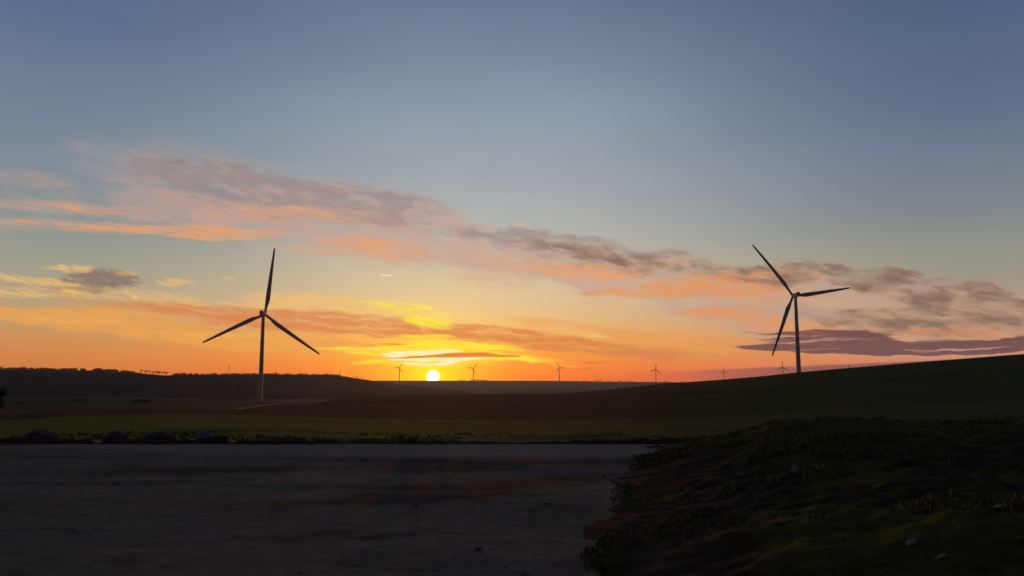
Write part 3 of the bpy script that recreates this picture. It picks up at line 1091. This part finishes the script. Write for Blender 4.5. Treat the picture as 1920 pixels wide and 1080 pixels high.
def make_tree(seed, H, spread, trunk_frac, lobes, leafn, leaf, name='tree'):
    rnd = random.Random(seed)
    root = empty(name, (0, 0, 0))
    tv, tf, cv, cf = [], [], [], []
    top = Vector((rnd.uniform(-.05, .05) * H, 0, H * 0.72))
    mid = Vector((rnd.uniform(-.03, .03) * H, 0, H * trunk_frac))
    w = H * 0.042
    tube(tv, tf, Vector((0, 0, -0.5)), mid, w, w * 0.75)
    tube(tv, tf, mid, top, w * 0.75, w * 0.25)
    for i in range(lobes):
        a = rnd.uniform(0, 6.283)
        t = rnd.random()
        st = mid.lerp(top, t * 0.8)
        ed = Vector((math.cos(a) * spread * rnd.uniform(.35, .85), math.sin(a) * spread * rnd.uniform(.35, .85), H * rnd.uniform(trunk_frac + .1, .92)))
        tube(tv, tf, st, ed, w * 0.4, w * 0.08, 4)
        for _ in range(3):
            e2 = ed + Vector((rnd.uniform(-1, 1), rnd.uniform(-1, 1), rnd.uniform(-.3, 1))) * spread * 0.35
            tube(tv, tf, st.lerp(ed, 0.7), e2, w * 0.14, w * 0.04, 3)
        leaf_cloud(cv, cf, ed, spread * rnd.uniform(.25, .45), leafn, leaf, rnd)
    link_mesh('trunk', tv, tf, M['bark'], root, smooth=False)
    link_mesh('crown', cv, cf, M['foliage'], root, smooth=False)
    return root


protos = [make_tree(11, 11, 4.2, .22, 12, 34, .55), make_tree(12, 10, 3.4, .30, 9, 22, .5), make_tree(13, 12, 3.0, .26, 10, 40, .55), make_tree(14, 8, 4.6, .10, 11, 44, .6)]
used = [False] * 4


def put_tree(kind, px, r, z, scale, label, group, rz, sx=1.0):
    if not used[kind]:
        t = protos[kind]
        used[kind] = True
    else:
        t = copy_tree(protos[kind])
    d = ray(px, 713)
    k = r / math.hypot(d.x, d.y)
    t.location = (d.x * k, d.y * k, z - (2.6 * scale if r > 3000 else 0.8 * scale))
    t.rotation_euler = (0, 0, rz)
    t.scale = (scale * sx, scale * sx, scale)
    tag(t, label, 'tree', group)
    return t


# thin trees at the gap in the ridge skyline
gap = [(264, .95, 1), (272, .8, 0), (279, 1.0, 1), (285, .85, 1), (291, .95, 1), (296, .85, 0), (303, 1.0, 1), (309, 1.05, 1), (312, .9, 1),
       (324, .45, 1), (328, .55, 1), (333, .6, 1), (338, .45, 3), (342, .6, 3)]
for i, (px, s, k) in enumerate(gap):
    ph = math.atan2((px - 960) / 1440.0, math.cos(PITCH))
    zc, rc = ridge_crest(ph)
    lab = ('bare winter tree in the thinning row before the gap in the ridge skyline' if px < 320 else 'low scrubby tree in the gap of the ridge skyline')
    put_tree(k, px, rc, zc - 0.4, s * 1.1, lab, 'thin trees before the ridge gap' if px < 320 else 'low trees in the ridge gap', i * 1.3, 1.15)
# trees at the low end of the ridge
for i, (px, s) in enumerate([(664, .6), (668.5, .75), (673, .6), (678, .7), (681, .5)]):
    ph = math.atan2((px - 960) / 1440.0, math.cos(PITCH))
    zc, rc = ridge_crest(ph)
    put_tree((1, 0, 1, 2, 3)[i], px, rc, zc - 0.4, s, 'small tree where the wooded ridge slopes down to the plateau', 'trees at the low end of the ridge', i)
# plateau trees, 6.4 km off
far_px = [  # px, height in px, kind, label group
    (860, 1.6, 3, 'a'), (863.5, 2.2, 3, 'a'), (868, 1.5, 3, 'a'), (871, 1.8, 3, 'a'),
    (884, 3.4, 0, 'b'), (888, 3.2, 2, 'b'), (891, 3.6, 0, 'b'), (895, 3.5, 0, 'b'), (899, 3.6, 2, 'b'), (903, 3.0, 0, 'b'), (908, 3.2, 0, 'b'), (911, 2.4, 3, 'b'),
    (1094.5, 3.2, 0, 'c'), (1119, 4.2, 2, 'd'), (1122.5, 5.2, 2, 'd'), (1127, 4.8, 2, 'd'), (1142, 1.8, 3, 'e'), (1147, 1.7, 3, 'e'),
    (1159.5, 3.0, 1, 'f'), (1164, 3.8, 0, 'f'), (1176, 2.4, 3, 'f'), (1183, 2.5, 3, 'f'), (1189, 1.6, 3, 'f'), (1247, 3.6, 0, 'g'), (1252, 1.8, 3, 'h'), (1278, 2.2, 3, 'h')]
LBL = {'a': ('low bush on the skyline between the sun and the grove', 'low bushes beside the sun'),
       'b': ('tree of the dark grove round the turbine just right of the sun', 'grove right of the sun'),
       'c': ('lone tree standing at the near end of the skyline scrub, left of the thin mast', None),
       'd': ('upright tree in the clump of three beside the thin plateau mast', 'three trees beside the plateau mast'),
       'e': ('low bush on the skyline between the three upright trees and the hedge', 'low bushes along the plateau'),
       'f': ('tree or shrub in the broken hedge toward the end of the plateau skyline', 'broken hedge on the plateau'),
       'g': ('lone rounded tree just right of the small turbine at the plateau end', None),
       'h': ('low shrub where the plateau skyline meets the rising hill', 'shrubs where plateau meets hill')}
for i, (px, hp, k, g) in enumerate(far_px):
    r = 4430
    d = ray(px, 713)
    kk = r / math.hypot(d.x, d.y)
    z = height(d.x * kk, d.y * kk)
    Ht = [11, 10, 12, 8][k]
    s = (hp + 0.6) / 1440 * r / Ht
    put_tree(k, px, r, z - 0.5, s, LBL[g][0], LBL[g][1], i * 0.9, 1.25 if g != 'b' else 1.6)

# the unbroken wood along the ridge reads as one mass
rnd = random.Random(3)
vs, fs = [], []
for i in range(1500):
    crest = i < 560
    px = rnd.uniform(-260, 700)
    if crest and (262 < px < 345): continue
    ph = math.atan2((px - 960) / 1440.0, math.cos(PITCH))
    zc, rc = ridge_crest(ph)
    t = rnd.uniform(.98, 1.01) if crest else rnd.uniform(0.15, .97)
    rb = rc * 0.62
    r = rb + (rc - rb) * t
    x, y = r * math.sin(ph), r * math.cos(ph)
    s = min(1, t)
    s = s * s * (3 - 2 * s) * 0.6 + s * 0.4
    z = height(x, y) * (1 - s) + zc * s
    n = mnoise.noise(Vector((px * 0.06, 0, 0)))
    h = rnd.uniform(2.6, 4.6) * (1.0 + 0.5 * n) * (0.62 if px > 345 else 1)
    if crest and px > 640: h *= 0.6
    leaf_cloud(vs, fs, Vector((x, y, z + h * 0.55)), h, 26 if crest else 14, h * 0.33, rnd, 0.75)
tag(link_mesh('woodland', vs, fs, M['foliage'], smooth=False), 'dark leafless woodland covering the long ridge above the valley', 'woodland', kind='stuff')

# dark bush at the left edge and scrub on the valley floor
def make_bush(seed, w, h, n, leaf):
    rnd = random.Random(seed)
    root = empty('bush', (0, 0, 0))
    cv, cf, tv, tf = [], [], [], []
    for i in range(9):
        a = rnd.uniform(0, 6.283)
        e = Vector((math.cos(a) * w * rnd.uniform(.1, .8), math.sin(a) * w * rnd.uniform(.1, .8), h * rnd.uniform(.35, .8)))
        tube(tv, tf, Vector((0, 0, -.3)), e, .09, .03, 5)
        leaf_cloud(cv, cf, e, w * rnd.uniform(.3, .5), n, leaf, rnd, 0.8)
    link_mesh('stems', tv, tf, M['bark'], root, smooth=False)
    link_mesh('foliage', cv, cf, M['foliage'], root, smooth=False)
    return root


bsh = make_bush(5, 3.0, 4.2, 260, .16)
p = flat_at(-6, 130)
bsh.location = (p.x, p.y, height(p.x, p.y) - .1)
tag(bsh, 'large dark bush beyond the green field at the edge of the view', 'bush')
b2 = make_bush(6, 6.0, 5.0, 120, .5)
spots = [(40, 640), (150, 760), (270, 700), (390, 900)]
for i, (px, r) in enumerate(spots):
    b = b2 if i == 0 else copy_tree(b2)
    p = flat_at(px, r)
    b.location = (p.x, p.y, height(p.x, p.y) - .4)
    b.rotation_euler = (0, 0, i)
    s = 0.5 + 0.25 * (i % 3)
    b.scale = (s * 2.2, s * 1.4, s * 0.7)
    tag(b, 'dim scrub bush on the valley floor between the green field and the ridge', 'bush', 'scrub on the valley floor')


# ------------------------------------------------------------------ boulders, stones, clods
def rock_mesh(seed, sx, sy, sz, sub=3, rough=0.28):
    bm = bmesh.new()
    bmesh.ops.create_icosphere(bm, subdivisions=sub, radius=1)
    for v in bm.verts:
        n = v.co.normalized()
        k = 1 + rough * mnoise.fractal(n * 1.3 + Vector((seed * 3.1, 0, 0)), 0.8, 2.0, 4)
        q = n * k
        for cut in range(5):                      # chipped planes
            rr = random.Random(seed * 17 + cut)
            pn = Vector((rr.uniform(-1, 1), rr.uniform(-1, 1), rr.uniform(-.2, 1))).normalized()
            dd = q.dot(pn) - 0.72
            if dd > 0: q = q - pn * dd * 0.85
        v.co = Vector((q.x * sx, q.y * sy, q.z * sz))
    vs = [v.co.copy() for v in bm.verts]
    fs = [[v.index for v in f.verts] for f in bm.faces]
    bm.free()
    return vs, fs


def rock(name, label, px, py_base, wpx, hpx, mat, seed, group=None, r=None, ground=None, cat='boulder'):
    if r is None:
        c = on_plane(px, py_base, 0.0)
    else:
        c = at(px, py_base, r)
    dist = math.hypot(c.x, c.y)
    hw = wpx / 1440 * dist / 2
    hh = hpx / 1440 * dist
    vs, fs = rock_mesh(seed, hw, hw * 0.8, hh * 0.62, 3)
    z = ground if ground is not None else c.z
    o = link_mesh(name, vs, fs, M[mat], loc=(c.x, c.y, z + hh * 0.42), smooth=False)
    o.rotation_euler = (0, 0, seed)
    tag(o, label, cat, group)
    return o


G = 'boulders along the far edge of the yard'
rock('boulder', 'broad rounded dark boulder at the far left end of the row along the yard', 72, 829, 58, 20, 'stone_brown', 1, G, r=20.3)
rock('boulder', 'flat-topped reddish brown boulder in the row behind the gravel yard', 213, 829, 50, 21, 'stone_brown', 2, G, r=20.3)
rock('boulder', 'low half-sunk brown boulder between flat-topped boulder and pale slab', 298, 829, 44, 18, 'stone_brown', 3, G, r=20.3)
rock('boulder', 'pale grey slab leaning beside the highest dirt clod', 383, 828, 38, 18, 'stone', 4, G, r=20.3)
rock('boulder', 'low grey-brown boulder farthest right in the row along the yard', 512, 830, 52, 13, 'stone_brown', 5, G, r=20.2)
C2 = 'dark clods on the dirt bank'
for i, (px, w, h, lb) in enumerate([(20, 46, 14, 'dark dirt clod on the bank left of the broad rounded boulder'),
                                    (150, 50, 10, 'low dark clod between the rounded and the flat-topped boulder'),
                                    (318, 30, 17, 'pointed dark clod right of the half sunk boulder'),
                                    (345, 36, 11, 'low dark clod just left of the pale slab'),
                                    (407, 50, 20, 'tallest dark peaked clod right of the pale slab'),
                                    (455, 26, 10, 'small dark clod between the peaked clod and the last boulder'),
                                    (553, 34, 10, 'small dark clod right of the last boulder of the row')]):
    rock('dirt_clod', lb, px, 833, w, h * 0.72, 'earth', 20 + i, C2, r=19.7, cat='clod')


def mound_rock(label, px, py, wpx, hpx, mat, seed, tilt=0.0):
    # march the view ray down to the mound
    d = ray(px, py)
    k = 3.0
    while k < 40:
        q = Vector((0, 0, EYE)) + d * k
        g = max(mound_h(q.x, q.y), 0.0)
        if q.z <= g: break
        k += 0.03
    hw = wpx / 1440 * k / 2
    hh = hpx / 1440 * k / 2
    vs, fs = rock_mesh(seed, hw, hw * 0.7, hh, 3)
    o = link_mesh('stone', vs, fs, M[mat], loc=(q.x, q.y, q.z + hh * 0.5), smooth=False)
    o.rotation_euler = (0, R(tilt), 0)
    tag(o, label, 'stone', 'stones lying on the earth mound')


for a in [('pale upright stone near the top of the earth mound face', 1491, 886, 14, 17, 'pale_stone', 31, 25),
          ('flat pale stone lying on the mound near the right border of the view', 1877, 953, 26, 9, 'pale_stone', 32, 0),
          ('tilted pale stone low on the mound face, between the flat stone and the small pair', 1710, 1020, 20, 13, 'pale_stone', 33, -35),
          ('small grey stone of the pair at the bottom of the mound', 1767, 1045, 18, 7, 'stone', 34, -15),
          ('tiny light stone near the bottom of the mound beside the small pair', 1757, 1049, 7, 5, 'pale_stone', 35, 0),
          ('small flat stone at the toe of the mound beside the gravel', 1086, 890, 12, 4, 'stone', 36, 0),
          ('tiny light stone midway down the mound face', 1494, 1014, 6, 3.5, 'pale_stone', 37, 0),
          ('tiny stone at the mound bottom beneath the tilted pale stone', 1646, 1025, 7, 4, 'stone', 38, 0),
          ('small grey stone high on the mound right of the upright pale stone', 1623, 888, 7, 4, 'stone', 39, 0),
          ('grey-brown stone low in the corner of the mound', 1915, 1012, 14, 8, 'stone_brown', 40, 0)]:
    mound_rock(*a)

# loose gravel and grit over the yard: uncountable
rnd = random.Random(9)
vs, fs = [], []
for i in range(5200):
    r = 2.6 + 16.5 * rnd.random() ** 1.2
    ph = rnd.uniform(-.66, .35)
    x, y = r * math.sin(ph), r * math.cos(ph)
    if mound_h(x, y) > 0.02: continue
    s = rnd.uniform(.006, .018) * (1 + r * 0.05) * (2.0 if rnd.random() < .03 else 1)
    n0 = len(vs)
    ang = rnd.uniform(0, 6.283)
    z0 = 0.012 * fbm((x * 0.5, y * 0.5, 0))
    for dz, rr_ in ((-.3, 1.0), (.35, .75)):
        for k in range(5):
            a = ang + k * 1.2566
            q = s * rr_ * rnd.uniform(.75, 1.2)
            vs.append((x + q * math.cos(a), y + q * math.sin(a), z0 + dz * s))
    vs.append((x, y, z0 + .62 * s))
    for k in range(5):
        k2 = (k + 1) % 5
        fs.append((n0 + k, n0 + k2, n0 + 5 + k2, n0 + 5 + k))
        fs.append((n0 + 5 + k, n0 + 5 + k2, n0 + 10))
tag(link_mesh('gravel', vs, fs, M['stone'], smooth=False), 'loose grey gravel scattered over the yard', 'gravel', kind='stuff')

# dirt crumbs, dead leaves and twigs lying about the yard: uncountable
vs, fs = [], []
for i in range(1500):
    r = 3.5 + 15.5 * rnd.random()
    ph = rnd.uniform(-.66, .3)
    x, y = r * math.sin(ph), r * math.cos(ph)
    c = mnoise.noise(Vector((x * .35, y * .8, 4)))
    if c < 0.02 and rnd.random() > .22: continue
    if mound_h(x, y) > 0.02: continue
    s = rnd.uniform(.010, .030) * (2.2 if rnd.random() < .05 else 1)
    n0 = len(vs)
    ang = rnd.uniform(0, 6.283)
    el_ = rnd.uniform(1, 2.6)
    for k in range(7):
        a = k * 0.8976
        q = s * rnd.uniform(.6, 1.25)
        u, v = q * el_ * math.cos(a), q * math.sin(a)
        vs.append((x + u * math.cos(ang) - v * math.sin(ang), y + u * math.sin(ang) + v * math.cos(ang), -.004))
    vs.append((x, y, s * rnd.uniform(.4, .9)))
    for k in range(7): fs.append((n0 + k, n0 + (k + 1) % 7, n0 + 7))
tag(link_mesh('dirt', vs, fs, M['earth'], smooth=False), 'dark crumbs of dirt strewn over the gravel yard', 'dirt', kind='stuff')

# rough grass on the mound, its crest and the field edge
vs, fs = [], []


def tuft(x, y, z, h, n):
    for _ in range(n):
        a = rnd.uniform(0, 6.283)
        b = rnd.uniform(0, 6.283)
        ox, oy = x + rnd.uniform(-.07, .07), y + rnd.uniform(-.07, .07)
        hh = h * rnd.uniform(.5, 1.2)
        w = 0.006 + 0.0007 * math.hypot(x, y)
        lx, ly = math.cos(b) * hh * rnd.uniform(.1, .6), math.sin(b) * hh * rnd.uniform(.1, .6)
        cx, cy = math.cos(a) * w, math.sin(a) * w
        n0 = len(vs)
        vs.extend([(ox - cx, oy - cy, z - .02), (ox + cx, oy + cy, z - .02), (ox + cx * .7 + lx * .4, oy + cy * .7 + ly * .4, z + hh * .6),
                   (ox - cx * .7 + lx * .4, oy - cy * .7 + ly * .4, z + hh * .6), (ox + lx, oy + ly, z + hh)])
        fs.append((n0, n0 + 1, n0 + 2, n0 + 3))
        fs.append((n0 + 3, n0 + 2, n0 + 4))


cnt = 0
while cnt < 5000:
    x, y = rnd.uniform(.6, 16), rnd.uniform(3.5, 20.5)
    h = mound_h(x, y)
    if h < 0.02: continue
    dn = mnoise.fractal(Vector((x * .55, y * .55, 2.0)), 1, 2, 4)
    near_toe = mound_h(x - .9, y) < 0.05
    if dn < (.12 if near_toe or y > 15 else .22): continue
    tuft(x, y, h, rnd.uniform(.02, .065), 5)
    cnt += 1
for _ in range(3500):
    ph = rnd.uniform(-.66, .66)
    r = 20.3 + 9 * rnd.random() ** 2
    x, y = r * math.sin(ph), r * math.cos(ph)
    if mnoise.noise(Vector((x * .3, y * .3, 0))) < -.1: continue
    tuft(x, y, height(x, y), rnd.uniform(.02, .06), 5)
for _ in range(45):                    # the taller clump at the toe, bottom of the view
    q = on_plane(rnd.uniform(1090, 1175), rnd.uniform(1040, 1075))
    tuft(q.x, q.y, max(0, mound_h(q.x, q.y)), rnd.uniform(.05, .11), 5)
tag(link_mesh('grass', vs, fs, M['blade_green'], smooth=False), 'rough low grass on the earth mound and field edge', 'grass', kind='stuff')

# ------------------------------------------------------------------ haze
mh = bpy.data.materials.new('haze')
mh.use_nodes = True
nt = mh.node_tree
for n in list(nt.nodes):
    if n.type != 'OUTPUT_MATERIAL': nt.nodes.remove(n)
pv = nt.nodes.new('ShaderNodeVolumePrincipled')
pv.inputs['Color'].default_value = (0.78, 0.88, 1.0, 1)
pv.inputs['Density'].default_value = HAZE
pv.inputs['Anisotropy'].default_value = 0.70
nt.links.new(pv.outputs[0], nt.nodes['Material Output'].inputs['Volume'])
HB = 6700
zmin, zmax = -62, 190
vs = [(-HB, -HB, zmin), (HB, -HB, zmin), (HB, HB, zmin), (-HB, HB, zmin), (-HB, -HB, zmax), (HB, -HB, zmax), (HB, HB, zmax), (-HB, HB, zmax)]
fs = [(0, 3, 2, 1), (4, 5, 6, 7), (0, 1, 5, 4), (1, 2, 6, 5), (2, 3, 7, 6), (3, 0, 4, 7)]
hz = link_mesh('haze', vs, fs, mh, smooth=False)
tag(hz, 'thin evening haze over the valley and fields', 'haze', kind='stuff')

SC.cycles.volume_bounces = 0
SC.cycles.max_bounces = 4
SC.cycles.diffuse_bounces = 2
allz = [v.co.z for o in SC.objects if o.type == 'MESH' and o.parent is None and o.name != 'haze' for v in o.data.vertices]
print('terrain z range', min(allz), max(allz), 'sun', SUN_AZ, SUN_EL, 'T1 base', T1[1], height(T1[1].x, T1[1].y), 'T2 base', T2[1], height(T2[1].x, T2[1].y))
